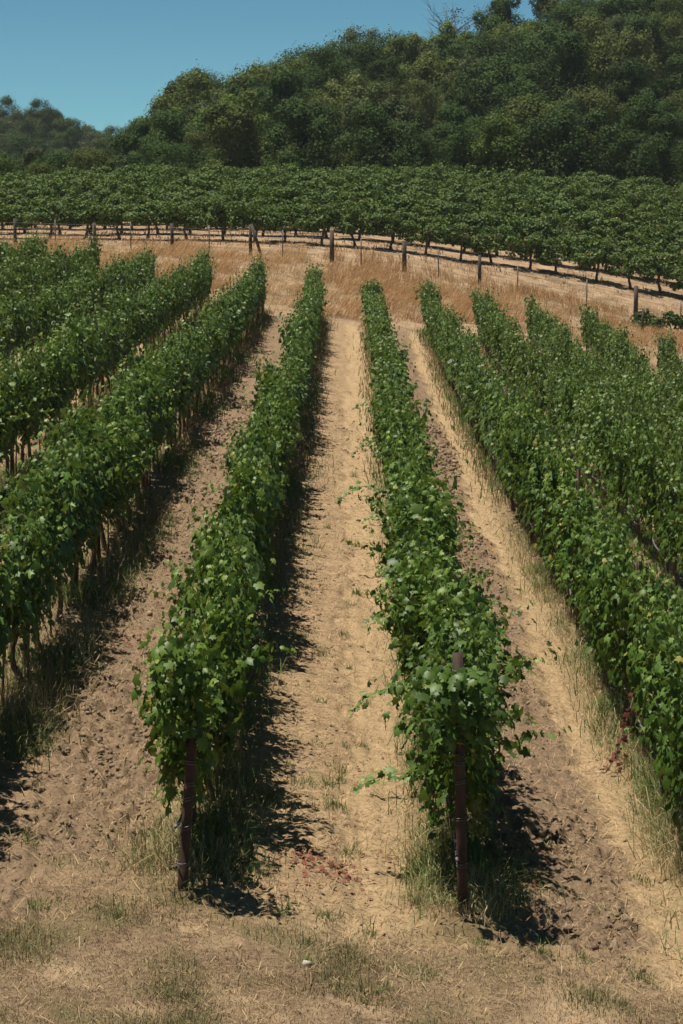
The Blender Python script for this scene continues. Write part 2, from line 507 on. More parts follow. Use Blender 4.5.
def vine_trunk(seed):
    global rng
    keep = rng; rng = np.random.default_rng(seed)
    t = TB()
    pts = [np.array([0, 0, -0.08])]; p = np.array([0.0, 0, 0.0])
    for i in range(8):
        pts.append(p.copy()); p = p + np.array([rng.normal(0, 0.018), rng.normal(0, 0.02), 0.108])
    t.tube(pts, [0.045, 0.042, 0.036, 0.032, 0.03, 0.03, 0.031, 0.034, 0.036], 7, True, 0.25)
    top = pts[-1]
    for s in (-1, 1):
        c = [top - np.array([0, 0, 0.02])]
        for i in range(1, 7):
            c.append(top + np.array([rng.normal(0, 0.014), s * i * 0.14, 0.02 + rng.normal(0, 0.015)]))
        t.tube(c, [0.03, 0.026, 0.023, 0.021, 0.019, 0.017, 0.013], 6, True, 0.3)
    me = t.mesh('trunk', M_BARK)
    rng = keep
    return me


def stake_mesh():
    t = TB(); t.tube([(0.05, 0.06, -0.1), (0.052, 0.065, 0.6), (0.05, 0.07, 1.25)], [0.014, 0.013, 0.012], 6)
    return t.mesh('stake', M_STAKE)


FOL_HI = [vine_foliage('vine_foliage', True, 100 + i, [0.84, 0.78, 0.92, 0.8][i % 4], [1, 0.92, 1.05, 0.85][i % 4]) for i in range(9)]
FOL_LO = [vine_foliage('vine_foliage', False, 200 + i, [0.84, 0.78, 0.9, 0.82][i % 4], [1, 0.95, 1.05, 0.9][i % 4]) for i in range(7)]
END_FOL = [vine_foliage('vine_foliage', True, 150, 0.95, 1.1, 0.4, (240, (-0.16, 0.2), (-1.06, -0.7), (1.22, 2.0))),
           vine_foliage('vine_foliage', True, 151, 1.15, 1.1, 0.4, (260, (-0.22, 0.2), (-1.06, -0.7), (1.36, 1.96)))]
TRUNKS = [vine_trunk(300 + i) for i in range(6)]
STAKE = stake_mesh()


def side_shoot(seed, length, rise, parent, loc, rz=0.0):
    """one stray cane arching out of the hedge towards -x: its stem, with the leaves as a sub-part"""
    global rng
    keep = rng; rng = np.random.default_rng(seed)
    pts, _ = shoot_points((0.1, 0, -0.05), (-1, -0.25, rise), length + 0.2, 0.06, 1.5, 0.05)
    t = TB(); t.tube(pts, np.linspace(0.006, 0.003, len(pts)), 5)
    st = link('side_shoot', t.mesh('side_shoot', M_CANE), parent, loc); st.rotation_euler = (0, 0, rz)
    P = []; Nn = []; Td = []; Sz = []
    for i, p in enumerate(pts):
        for q in range(3):
            a = rng.uniform(-1, 1)
            P.append(p + np.array([rng.normal(0, .02), a * 0.06, rng.normal(0.01, 0.03)]))
            Nn.append(np.array([-0.2, -0.35, 1]) + rng.normal(0, 0.4, 3)); Td.append(np.array([-0.7, a, -0.5]))
            Sz.append(rng.uniform(0.05, 0.11) * (1.1 - 0.5 * i / len(pts)))
    n = len(P)
    link('leaves', leaves_mesh('shoot_leaves', np.array(P), np.array(Nn), np.array(Td), np.array(Sz), 0.35 + 0.55 * rng.random(n), M_VINE), st)
    rng = keep


# ------------------------------------------------------------------ trellised rows
ROWS = {  # row -> phrase that names it
    -6: 'last row at the upper left edge', -5: 'fifth row left of the leaning rusty post', -4: 'fourth row left of the leaning rusty post',
    -3: 'third row left of the leaning rusty post', -2: 'second row left of the leaning rusty post', -1: 'first row left of the leaning rusty post',
    0: 'row behind the leaning rusty post', 1: 'row behind the upright rusty post', 2: 'first row right of the upright rusty post',
    3: 'second row right of the upright rusty post', 4: 'third row right of the upright rusty post', 5: 'fourth row right of the upright rusty post',
    6: 'fifth row right of the upright rusty post'}
DV = 1.86
ORD = ['first', 'second', 'third', 'fourth']
vine_count = 0


def far_end(k):
    return YF + rng.uniform(-0.3, 0.3) - (1.2 if k >= 5 else 0) - (6.0 if k >= 6 else 0)


ROW_END = {}
for k in ROWS:
    x = row_x(k)
    yend = far_end(k); ROW_END[k] = yend
    ys = max(YN + 0.95, (abs(x) - 0.9) / 0.1475 - 1.0)
    n = int((yend - 0.9 - (YN + 0.95)) / DV) + 1
    seq = [YN + 0.95 + i * DV for i in range(n)]
    seq = [(i, y) for i, y in enumerate(seq) if y >= ys]
    for i, y in seq:
        if k in (0, 1) and i == 0: y = YN + (1.75 if k == 0 else 2.0)
        vx = x + rng.normal(0, 0.03) - (0.04 if k == 0 and i == 0 else 0)
        r = link('grapevine', None, None, (vx, y, gzs(vx, y)))
        r.empty_display_size = 0.2
        phrase = ROWS[k]
        last = i == n - 1
        if k in (0, 1) and i < 2:
            tag(r, '%s grapevine from the camera end of the %s' % (ORD[i], phrase), 'grapevine')
        elif last:
            tag(r, 'grapevine at the far end of the %s' % phrase, 'grapevine')
        else:
            tag(r, 'trellised grapevine in the %s' % phrase, 'grapevine')
        r['group'] = 'grapevines of the ' + phrase
        hi = y < 46
        flip = rng.random() < 0.5
        sc = rng.uniform(0.93, 1.15) * (1.06 if last else 1.0)
        fo = link('foliage', (FOL_HI if hi else FOL_LO)[rng.integers(0, 9 if hi else 7)], r)
        fo.rotation_euler = (rng.normal(0, 0.03), rng.normal(0, 0.05), (math.pi if flip else 0) + rng.normal(0, 0.03))
        fo.scale = (rng.uniform(0.82, 1.16) * (1.25 if k == 1 and i < 6 else 0.95 if k > 1 else 1.0), 1.04, sc * (1.06 if k < 0 else 1.1 if k > 1 else 1.0))
        if k in (0, 1) and i == 0:
            fo.data = END_FOL[k]; fo.rotation_euler = (0, 0, 0); fo.scale = (0.86 if k == 0 else 1, 1.02, 1)
        tr = link('trunk', TRUNKS[rng.integers(0, 6)], r); tr.rotation_euler = (rng.normal(0, .04), rng.normal(0, .04), math.pi if rng.random() < 0.5 else 0)
        st = link('stake', STAKE, r); st.rotation_euler = (rng.normal(0, .03), rng.normal(0, .03), rng.uniform(-0.5, 0.5)); st.location = (0, rng.choice([0.0, 0.75]), 0)
        if k == 1 and i in (0, 2, 3, 7, 9, 12, 16):
            side_shoot(500 + i, {0: 0.72, 2: 0.85, 3: 0.7, 7: 0.7, 9: 0.95, 12: 0.8, 16: 0.8}[i], 0.5, r, (-0.15, -0.3, {0: 0.75, 2: 0.95, 3: 1.3, 7: 1.2, 9: 1.1, 12: 1.3, 16: 1.2}[i]))
        if k == 1 and i in (0, 1, 5):
            side_shoot(520 + i, 0.5, 0.5, r, (0.15, -0.3, {0: 1.25, 1: 1.5, 5: 1.5}[i]), math.pi - 0.5)
        if k == 0 and i in (1, 3):
            side_shoot(540 + i, 0.4, 0.3, r, (-0.1, -0.5, {1: 1.0, 3: 1.6}[i]))
        vine_count += 1
print('grapevines', vine_count)


# posts of the trellis
def end_post(label, x, y, lean, h, cap=True):
    r = link('trellis_post', None, None, (x, y, gzs(x, y)))
    tag(r, label, 'post')
    t = TB(); top = np.array([lean[0], lean[1], h])
    t.tube([top * f + np.array([0, 0, -0.15 * (1 - f)]) for f in (0, .2, .4, .6, .8, 1)], 0.041, 14)
    link('pipe', t.mesh('pipe', M_RUST), r)
    for q, f in enumerate((0.18, 0.36, 0.5, 0.57, 0.68, 0.82, 0.93)):
        t = TB(); a = np.linspace(0, 4.2 * math.pi, 30)
        t.tube([top * f + np.array([0.0455 * math.cos(v), 0.0455 * math.sin(v), 0.0014 * i - 0.02 + 0.008 * math.sin(v + q)]) for i, v in enumerate(a)], 0.0045, 5)
        t.tube([top * f + np.array([0, 0.043, 0]), top * f + np.array([-lean[0] * f, 0.5, 0.02]) , np.array([0, 1.85, (h * f) + 0.0])], 0.0028, 5)
        link('wire_wrap', t.mesh('wire_wrap', M_WIRE), r)
    return r


end_post('leaning rusty pipe end post at the left vine row, wound with wire', row_x(0) - 0.02, YN, (0.10, 0.42, 1.5), 1.5)
end_post('upright rusty pipe end post at the right vine row, wound with wire', row_x(1) - 0.0, YN + 0.4, (-0.05, 0.2, 2.04), 2.04)
mpost = TB(); mpost.tube([(0, 0, -0.2), (0, 0, 1.0), (0.0, 0, 1.86)], 0.034, 8); mpost = mpost.mesh('trellis_post', M_RUST)
fpost = TB(); fpost.tube([(0, 0, -0.2), (0, 0, 1.0), (0.0, 0, 1.8)], 0.05, 8); fpost = fpost.mesh('trellis_post', M_WOOD)
for k in ROWS:
    x = row_x(k); ys = max(YN + 5, (abs(x) - 0.6) / 0.1475)
    i = 0
    y = YN + 0.95 + DV * 3.5
    while y < ROW_END[k] - 4:
        if y > ys:
            o = link('trellis_post', mpost, None, (x + rng.normal(0, .02), y, gzs(x, y)))
            o.rotation_euler = (rng.normal(0, .02), rng.normal(0, .02), 0)
            o.scale = (1, 1, rng.uniform(0.84, 0.93) if k != 2 else rng.uniform(1.1, 1.18))
            tag(o, 'thin post among leaves of the %s' % ROWS[k], 'post', 'inner posts of the ' + ROWS[k])
        y += DV * 4
    if abs(xu(0, 1) * 0 + x) < 0.15 * ROW_END[k] + 1:
        o = link('trellis_post', fpost, None, (x, ROW_END[k] - 0.15, gzs(x, ROW_END[k])))
        tag(o, 'far end post of the %s' % ROWS[k], 'post')

# drip hoses that sag along the rows
for k in (-1, 0, 1, 2, 3, 4):
    x = row_x(k) - 0.06; t = TB(); pts = []
    ys = max(YN + 0.15, (abs(x) - 0.9) / 0.1475 - 2)
    for y in np.arange(ys, ROW_END[k] - 0.5, 0.31):
        ph = ((y - YN) / DV) % 1.0
        sag = 0.085 * (1 - (2 * ph - 1) ** 2)
        pts.append((x + 0.02 * math.sin(y * 1.7) + (0.03 * math.sin(y * 0.9) if k == 3 else 0), y, gzs(row_x(k), y) + 0.52 - sag + 0.02 * math.sin(y * 2.3)))
    t.tube(pts, 0.013, 6)
    o = link('drip_hose', t.mesh('drip_hose', M_HOSE))
    tag(o, 'sagging grey drip hose under the %s' % ROWS[k], 'hose')


# ------------------------------------------------------------------ ground
def build_ground():
    ya = np.concatenate([np.linspace(-55, 11, 24), np.geomspace(11.6, 62, 900), np.geomspace(62.3, 750, 420)])
    sa = np.concatenate([-np.geomspace(2.2, 0.215, 30), np.linspace(-0.21, 0.21, 470), np.geomspace(0.215, 2.2, 30)])
    Y = np.repeat(ya[:, None], len(sa), 1)
    X = sa[None, :] * np.maximum(Y, 12.0)
    X = np.clip(X, -258, 258)
    x = X.ravel(); y = Y.ravel()
    z = gz(x, y)
    k, t, d, til, trk, turf = lanes(x, y)
    bank = sstep(YF - 2.5, YF + 1.5, y + (fbm(x * .8, y * .8, 77, 3) - .5) * 3)
    turf = turf * (y < 60)
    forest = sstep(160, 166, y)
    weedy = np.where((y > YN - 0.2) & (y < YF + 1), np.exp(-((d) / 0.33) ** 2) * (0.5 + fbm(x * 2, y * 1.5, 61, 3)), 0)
    ny, nx = len(ya), len(sa)
    I = np.arange(ny * nx).reshape(ny, nx)
    q = np.stack([I[:-1, :-1], I[:-1, 1:], I[1:, 1:], I[1:, :-1]], -1).reshape(-1, 4)
    f = lambda a: ('POINT', 'FLOAT', np.clip(a, 0, 1))
    me = mesh_from('ground', np.c_[x, y, z], mat=M_GROUND, quad=q, smooth=True,
                   attrs={'tilled': f(til), 'track': f(trk), 'turf': f(turf), 'bank': f(bank), 'forest': f(forest), 'weedy': f(weedy)})
    o = link('ground', me); tag(o, kind='structure')


build_ground()


# ------------------------------------------------------------------ grass and litter
def blades(name, x, y, h, w, col, lean=0.35, wind=(0, 0), mat=None, z=None, curve=0.35):
    n = len(x)
    z = gz(x, y) - 0.01 if z is None else z
    a = rng.uniform(0, 2 * math.pi, n)
    L = np.abs(rng.normal(0, lean, n))
    dx = np.cos(a) * L + wind[0]; dy = np.sin(a) * L + wind[1]
    b = rng.uniform(0, math.pi, n); wx = np.cos(b) * w / 2; wy = np.sin(b) * w / 2 * 0.6
    P = np.c_[x, y, z]
    W = np.c_[wx, wy, np.zeros(n)]
    mid = P + np.c_[dx * h * 0.4, dy * h * 0.4, h * 0.55]
    tip = P + np.c_[dx * h * (1 + curve), dy * h * (1 + curve), h * np.clip(1 - 0.5 * L, 0.35, 1)]
    V = np.stack([P - W, P + W, mid + W * 0.75, mid - W * 0.75, tip], 1).reshape(-1, 3)
    o = np.arange(n) * 5
    q = np.stack([o, o + 1, o + 2, o + 3], 1); t = np.stack([o + 3, o + 2, o + 4], 1)
    cc = np.repeat(np.c_[np.clip(col, 0, 1), np.ones(n)], 5, 0)
    me = mesh_from(name, V, mat=mat or M_GRASS, tri=t, quad=q, attrs={'col': ('POINT', 'FLOAT_COLOR', cc)})
    ob = link(name, me); tag(ob, kind='stuff')
    return ob


def lerp(a, b, t):
    return np.asarray(a)[None, :] * (1 - t[:, None]) + np.asarray(b)[None, :] * t[:, None]


GREEN, DGREEN, STRAW, TAN, BROWN, GOLD, OLIVE = (0.105, 0.165, 0.040), (0.060, 0.105, 0.028), (0.56, 0.43, 0.25), (0.40, 0.285, 0.165), (0.20, 0.135, 0.08), (0.48, 0.345, 0.19), (0.20, 0.20, 0.075)


def scatter_rows(dens, halfw, ymin, ymax, off=0.0):
    X = []; Y = []; K = []
    for k in ROWS:
        x = row_x(k); y0 = max(ymin, (abs(x) - 1.2) / 0.15)
        y1 = min(ymax, ROW_END[k] + 0.3)
        if y1 <= y0: continue
        n = int((y1 - y0) * dens)
        yy = rng.uniform(y0, y1, n)
        X.append(x + off + rng.normal(0, halfw, n)); Y.append(yy); K.append(np.full(n, k))
    return np.concatenate(X), np.concatenate(Y), np.concatenate(K)


# weeds under the rows
x, y, k = scatter_rows(320, 0.21, YN - 0.15, 46)
m = fbm(x * 0.9, y * 0.7, 88, 3)
keep = (m + rng.normal(0, 0.06, len(x)) > 0.44)
x, y, k, m = x[keep], y[keep], k[keep], m[keep]
g = np.clip((m - 0.30) * 4 + rng.normal(0, 0.25, len(x)), 0, 1)
tall = rng.gamma(3, 0.036, len(x)) + 0.05
col = lerp(TAN, GREEN, g) * rng.uniform(0.7, 1.25, (len(x), 1))
blades('weeds', x, y, np.clip(tall * (0.7 + m), 0.05, 0.4), rng.uniform(0.006, 0.012, len(x)), col, 0.95)
x, y, k = scatter_rows(110, 0.26, 46, YF + 0.3)
m = fbm(x * 0.9, y * 0.7, 88, 3)
g = np.clip((m - 0.36) * 4 + rng.normal(0, 0.25, len(x)), 0, 1)
blades('weeds', x, y, np.clip((rng.gamma(3, 0.045, len(x)) + 0.05) * (0.6 + m), 0.05, 0.5), rng.uniform(0.014, 0.026, len(x)), lerp(TAN, GREEN, g) * rng.uniform(0.7, 1.2, (len(x), 1)), 0.5)


def clump(cx, cy, n, r, h, cols, lean=0.5, w=(0.006, 0.012)):
    xx = cx + rng.normal(0, r[0], n); yy = cy + rng.normal(0, r[1], n)
    return xx, yy, np.clip(rng.gamma(3, h * 0.22, n), 0.04, 1.0 * h + 0.1), rng.uniform(*w, n), lerp(cols[0], cols[1], np.clip(rng.beta(1, 1, n), 0, 1)) * rng.uniform(0.75, 1.2, (n, 1)), np.full(n, lean)


def uv_ground(u, v):
    """walk the line of sight of an image point down to the ground"""
    th = PITCH + math.atan((v - 512) / F)
    y = 10.0
    du = math.atan((u - VPX) / F)
    while y < 400:
        zl = CAMH - y * math.tan(th); xx = (u - VPX) / F * (y * math.cos(PITCH) + (CAMH - zl) * math.sin(PITCH))
        if zl <= gzs(xx, y): break
        y += 0.05 if y < 60 else 0.2
    return xx, y


CL = []
# tall grass round the end posts and along the first row on the right
for (u, v, n, r, h, cols) in [
    (150, 866, 420, (0.16, 0.25), 0.32, (TAN, GREEN)), (165, 850, 380, (0.13, 0.3), 0.34, (STRAW, GREEN)), (212, 850, 350, (0.12, 0.5), 0.28, (DGREEN, GREEN)),
    (225, 830, 800, (0.13, 0.8), 0.32, (GREEN, STRAW)), (245, 870, 380, (0.14, 0.3), 0.24, (DGREEN, GREEN)), (240, 800, 400, (.13, .8), .28, (STRAW, GREEN)),
    (431, 880, 900, (0.10, 0.3), 0.28, (GREEN, OLIVE)), (430, 900, 600, (0.10, 0.12), 0.18, (GREEN, STRAW)), (425, 850, 600, (0.12, 0.6), 0.34, (OLIVE, STRAW)),
    (440, 800, 500, (0.14, 0.8), 0.4, (GREEN, STRAW)), (488, 895, 900, (0.10, 0.2), 0.34, (GREEN, STRAW)), (505, 885, 500, (0.14, 0.35), 0.3, (DGREEN, GREEN)),
    (462, 915, 110, (0.12, 0.06), 0.2, (STRAW, TAN)), (490, 915, 180, (0.08, 0.06), 0.3, (GREEN, STRAW)),
    (672, 840, 1100, (0.14, 0.5), 0.46, (STRAW, GREEN)), (660, 800, 900, (0.12, 0.6), 0.4, (OLIVE, GREEN)), (640, 760, 600, (0.12, 0.7), 0.36, (STRAW, GREEN)), (678, 865, 600, (0.12, 0.4), 0.4, (STRAW, OLIVE)),
    (600, 690, 550, (0.14, 0.9), 0.42, (GREEN, STRAW)), (575, 640, 500, (0.15, 1.0), 0.4, (OLIVE, STRAW)), (550, 590, 450, (0.15, 1.2), 0.36, (GREEN, TAN)),
    (610, 740, 400, (0.12, 0.6), 0.34, (STRAW, GREEN)), (525, 560, 400, (.15, 1.5), .36, (OLIVE, STRAW)),
    (25, 715, 900, (0.16, 0.6), 0.34, (GREEN, OLIVE)), (60, 670, 900, (0.16, 0.9), 0.32, (GREEN, DGREEN)), (115, 590, 800, (0.16, 1.2), 0.32, (GREEN, OLIVE)), (150, 540, 700, (0.16, 1.4), 0.3, (GREEN, OLIVE)), (190, 470, 700, (0.16, 2), 0.3, (GREEN, OLIVE)), (15, 745, 700, (0.2, 0.5), 0.45, (DGREEN, OLIVE)), (45, 690, 700, (0.2, 0.6), 0.4, (OLIVE, TAN)), (75, 650, 600, (0.2, 0.8), 0.42, (OLIVE, STRAW)), (100, 600, 500, (0.2, 1.0), 0.42, (DGREEN, STRAW)), (130, 560, 500, (0.2, 1.0), 0.4, (STRAW, OLIVE)),
    (30, 720, 500, (0.2, 0.5), 0.45, (TAN, STRAW)), (160, 520, 500, (0.2, 1.2), 0.4, (OLIVE, TAN)),
    (325, 322, 250, (0.25, 1.0), 0.5, (DGREEN, GREEN)), (318, 470, 300, (.2, 1.5), .22, (DGREEN, GREEN)), (305, 540, 300, (.2, 1.5), .2, (DGREEN, GREEN))]:
    X0, Y0 = uv_ground(u, v)
    CL.append(clump(X0, Y0, int(n * 0.8), r, h * 0.8, cols))
# small green tufts in the middle lane and the headland
for (u, v) in [(349, 735), (335, 757), (330, 822), (345, 640), (353, 590), (355, 545), (318, 695), (336, 660), (362, 450), (300, 795), (312, 800), (350, 800), (280, 760), (306, 630), (330, 530), (362, 480),
               (345, 798), (280, 800), (365, 860), (285, 930), (330, 935), (350, 925), (310, 990), (290, 915), (365, 950), (370, 1000), (55, 905), (20, 900), (110, 910), (349, 700), (325, 735), (340, 775), (356, 610), (344, 665),
               (620, 900), (655, 885), (620, 665), (520, 960), (560, 985), (640, 990), (580, 970), (46, 845), (500, 960), (410, 985)]:
    X0, Y0 = uv_ground(u, v)
    X0 += rng.normal(0, 0.16); Y0 += rng.normal(0, 0.3); q = rng.uniform(0.6, 2.0)
    CL.append(clump(X0, Y0, int(60 * q), (0.035 * q, 0.06 * q), rng.uniform(0.05, 0.15), (GREEN, OLIVE), 0.7, (0.005, 0.01)))
cc = [np.concatenate([c[i] for c in CL]) for i in range(6)]
blades('grass_tufts', cc[0], cc[1], cc[2], cc[3], cc[4], 0.85)

# short dry turf on the headland
n = 110000
y = rng.uniform(14.2, YN + 0.9, n); x = rng.uniform(-0.16, 0.16, n) * y
_, _, _, til, trk, turf = lanes(x, y)
pm = fbm(x * 1.1, y * 1.1, 91, 3)
kp = rng.random(n) < turf * (0.25 + 1.1 * pm)
x, y, pm = x[kp], y[kp], pm[kp]
g2 = fbm(x * 1.7 + 9, y * 1.7, 92, 3)
g = np.clip((g2 - 0.51) * 5 + rng.normal(0, 0.25, len(x)), 0, 1)
col = lerp(TAN, STRAW, rng.random(len(x))); col = np.where((fbm(x * 2.3, y * 2.3, 93, 3) > 0.55)[:, None], col * np.array([0.55, 0.48, 0.48]), col)
col = col * (1 - g[:, None] * 0.85) + np.array([OLIVE]) * g[:, None] * 0.85
blades('turf_grass', x, y, rng.uniform(0.02, 0.06, len(x)) * (0.8 + g), rng.uniform(0.004, 0.008, len(x)), col * rng.uniform(0.5, 1.08, (len(x), 1)), 0.9)

# sparse dry wisps between the rows
n = 60000
y = np.sqrt(rng.uniform(YN ** 2, 62 ** 2, n)); x = rng.uniform(-0.155, 0.155, n) * y
k, t, d, til, trk, turf = lanes(x, y)
kp = (rng.random(n) < 0.9 * sstep(0.42, 0.7, fbm(x * 1.4, y * 0.8, 95, 3))) & (trk < 0.5) & (d > 0.3)
x, y = x[kp], y[kp]
g = np.clip((fbm(x * 0.8, y * 0.8, 96, 3) - 0.55) * 4 + rng.normal(0, 0.15, len(x)), 0, 1)
blades('dry_wisps', x, y, rng.uniform(0.02, 0.07, len(x)), rng.uniform(0.004, 0.009, len(x)) * np.clip(y / 25, 1, 2.2), lerp(TAN, OLIVE, g * 0.8) * rng.uniform(0.65, 1.25, (len(x), 1)), 1.0)


# loose straw lying on the lanes
def straw(n, y0, y1, wmul):
    y = np.sqrt(rng.uniform(y0 ** 2, y1 ** 2, n)); x = rng.uniform(-0.155, 0.155, n) * y
    k, t, d, til, trk, turf = lanes(x, y)
    pm = fbm(x * 1.8, y * 1.2, 97, 3)
    kp = rng.random(n) < np.clip(0.25 + 1.5 * (pm - 0.4) + 0.3 * trk, 0, 1) * (1 - 0.6 * turf)
    x, y, trk = x[kp], y[kp], trk[kp]; n = len(x)
    a = rng.normal(math.pi * 0.5, 0.9, n); L = rng.uniform(0.04, 0.16, n); w = rng.uniform(0.0025, 0.006, n) * wmul
    D = np.c_[np.cos(a) * L / 2, np.sin(a) * L / 2, rng.normal(0, 0.018, n)]
    W = np.c_[-np.sin(a) * w / 2, np.cos(a) * w / 2, np.zeros(n)]
    P = np.c_[x, y, gz(x, y) + rng.uniform(0.008, 0.03, n)]
    V = np.stack([P - D - W, P - D + W, P + D + W, P + D - W], 1).reshape(-1, 3)
    o = np.arange(n) * 4
    col = lerp(TAN, (0.62, 0.46, 0.25), rng.random(n)) * rng.uniform(0.6, 1.1, (n, 1))
    return V, np.stack([o, o + 1, o + 2, o + 3], 1), np.repeat(np.c_[col, np.ones(n)], 4, 0)


V1, q1, c1 = straw(60000, 15, 34, 1.0); V2, q2, c2 = straw(35000, 34, 62, 2.0)
o = link('loose_straw', mesh_from('loose_straw', np.concatenate([V1, V2]), mat=M_GRASS, quad=np.concatenate([q1, q2 + len(V1)]),
         attrs={'col': ('POINT', 'FLOAT_COLOR', np.concatenate([c1, c2]))})); tag(o, kind='stuff')

# clods turned up by the plough
ph = (1 + 5 ** .5) / 2
ICO = np.array([[-1, ph, 0], [1, ph, 0], [-1, -ph, 0], [1, -ph, 0], [0, -1, ph], [0, 1, ph], [0, -1, -ph], [0, 1, -ph], [ph, 0, -1], [ph, 0, 1], [-ph, 0, -1], [-ph, 0, 1]]) / 1.9
ICT = np.array([[0, 11, 5], [0, 5, 1], [0, 1, 7], [0, 7, 10], [0, 10, 11], [1, 5, 9], [5, 11, 4], [11, 10, 2], [10, 7, 6], [7, 1, 8], [3, 9, 4], [3, 4, 2], [3, 2, 6], [3, 6, 8], [3, 8, 9], [4, 9, 5], [2, 4, 11], [6, 2, 10], [8, 6, 7], [9, 8, 1]])
n = 90000
y = np.sqrt(rng.uniform((YN - 0.5) ** 2, 60 ** 2, n)); x = rng.uniform(-0.155, 0.155, n) * y
k, t, d, til, trk, turf = lanes(x, y)
kp = rng.random(n) < np.maximum(til ** 1.3, 0.22 * (1 - turf) * (1 - 0.6 * trk)) * (0.15 + 1.2 * sstep(0.4, 0.65, fbm(x * 1.1, y * 0.7, 21, 3)))
x, y, til = x[kp], y[kp], til[kp]; n = len(x)
s = np.clip(rng.gamma(1.0, 0.008, n) * (0.45 + 0.55 * til) + 0.006, 0.006, 0.032) * np.clip(y / 30, 1, 2)
sc = s[:, None] * rng.uniform(0.7, 1.4, (n, 3)); sc[:, 2] *= 1.0
V = np.stack([x, y, gz(x, y) + s * 0.15], 1)[:, None, :] + (ICO[None] * (1 + rng.normal(0, 0.32, (n, 12, 1)))) * sc[:, None, :]
o = link('soil_clods', mesh_from('soil_clods', V.reshape(-1, 3), mat=M_CLOD, tri=(ICT[None] + (np.arange(n) * 12)[:, None, None]).reshape(-1, 3))); tag(o, kind='stuff')

# tall dry grass on the bank beyond the rows
n = 120000
y = rng.uniform(YF - 0.5, 123, n); x = rng.uniform(-0.16, 0.16, n) * y
pm = fbm(x * 0.35, y * 0.22, 101, 3); p2 = fbm(x * 1.2, y * 0.9, 102, 3)
dens = sstep(YF - 0.5, YF + 4.5, y + (pm - .5) * 11) * np.where(y > 119.5, 0.45, 1.0)
kp = rng.random(n) < dens * np.clip(0.1 + 2.4 * (p2 - 0.3), 0.06, 1)
x, y, pm, p2 = x[kp], y[kp], pm[kp], p2[kp]
h = (0.10 + 1.9 * np.clip(0.5 * pm + 0.5 * p2 - 0.36, 0, 1) * rng.uniform(0.5, 1.3, len(x))) * np.where(y > 119.5, 0.6, 1)
col = lerp(GOLD, STRAW, np.clip((p2 - 0.35) * 2.5 + rng.normal(0, .2, len(x)), 0, 1)); col = np.where((0.5 * pm + 0.5 * p2 > 0.53)[:, None], col * np.array([0.93, 0.79, 0.69]), col)
wa = fbm(x * 0.2, y * 0.12, 104, 2) * 2 - 1
blades('dry_grass', x, y, h, rng.uniform(0.012, 0.03, len(x)), col * rng.uniform(0.75, 1.15, (len(x), 1)), 0.55, (0.8 * wa + 0.3, -0.3))
# dry undergrowth under the old vines
n = 26000
y = rng.uniform(122, 160, n); x = rng.uniform(-0.16, 0.16, n) * y
kp = rng.random(n) < sstep(0.42, 0.6, fbm(x * 0.5, y * 0.9, 105, 3)); x, y = x[kp], y[kp]
blades('dry_undergrowth', x, y, rng.uniform(0.08, 0.3, len(x)), rng.uniform(0.03, 0.06, len(x)), lerp(BROWN, TAN, rng.random(len(x))), 0.5)


# fallen red leaves, pale stones, a withered cane
def red_leaves(name, spots):
    P = []
    for (u, v, n, rx, ry) in spots:
        X0, Y0 = uv_ground(u, v)
        xx = X0 + rng.normal(0, rx, n); yy = Y0 + rng.normal(0, ry, n)
        P.append(np.c_[xx, yy, gz(xx, yy) + rng.uniform(0.01, 0.04, n)])
    P = np.concatenate(P); n = len(P)
    col = lerp((0.20, 0.065, 0.042), (0.33, 0.17, 0.10), rng.random(n)) * rng.uniform(0.6, 1.2, (n, 1))
    me = leaves_mesh(name, P, np.array([0, -0.25, 1.0]) + rng.normal(0, 0.45, (n, 3)), rng.normal(0, 1, (n, 3)), rng.uniform(0.028, 0.058, n), None, M_DEAD, colors=col)
    return link(name, me)


tag(red_leaves('fallen_leaves', [(320, 868, 46, 0.22, 0.2), (345, 878, 24, 0.16, 0.15), (305, 855, 20, .1, .12), (330, 890, 10, .2, .1), (395, 862, 12, 0.15, 0.1), (372, 858, 6, .2, .3), (515, 855, 16, 0.12, 0.3), (525, 885, 14, 0.1, 0.15), (140, 640, 24, 0.25, 0.35), (120, 645, 12, .2, .2), (505, 862, 10, .1, .2), (370, 470, 10, .4, 3), (330, 700, 8, .4, 2), (620, 760, 8, .1, .3), (575, 810, 5, .3, .3)]), kind='stuff')

X0, Y0 = uv_ground(606, 775)
hx, hy = row_x(2) - 0.12, Y0 + 0.55
pts = [np.array([hx + (X0 - hx) * f, hy + (Y0 - hy) * f, gzs(hx + (X0 - hx) * f, hy + (Y0 - hy) * f) + 0.03 + 0.62 * (1 - f) ** 1.4]) for f in np.linspace(0, 1, 9)]
cane = link('withered_cane', None, None, (hx, hy, gzs(hx, hy))); tag(cane, 'broken vine cane with withered red-brown leaves hanging at the foot of the right row', 'dead cane')
b = np.array(cane.location)
t = TB(); t.tube([p - b for p in pts], [0.008] * 9, 6); link('stem', t.mesh('stem', M_BARK), cane)
P = np.concatenate([np.array(pts) - b + rng.normal(0, 0.05, (9, 3)) for _ in range(6)]); n = len(P)
link('withered_leaves', leaves_mesh('withered_leaves', P, rng.normal(0, 1, (n, 3)) + np.array([0, -.4, .5]), rng.normal(0, 1, (n, 3)) + np.array([0, 0, -.8]), rng.uniform(0.04, 0.07, n), None, M_DEAD,
     colors=lerp((0.10, 0.028, 0.020), (0.19, 0.062, 0.040), rng.random(n))), cane)

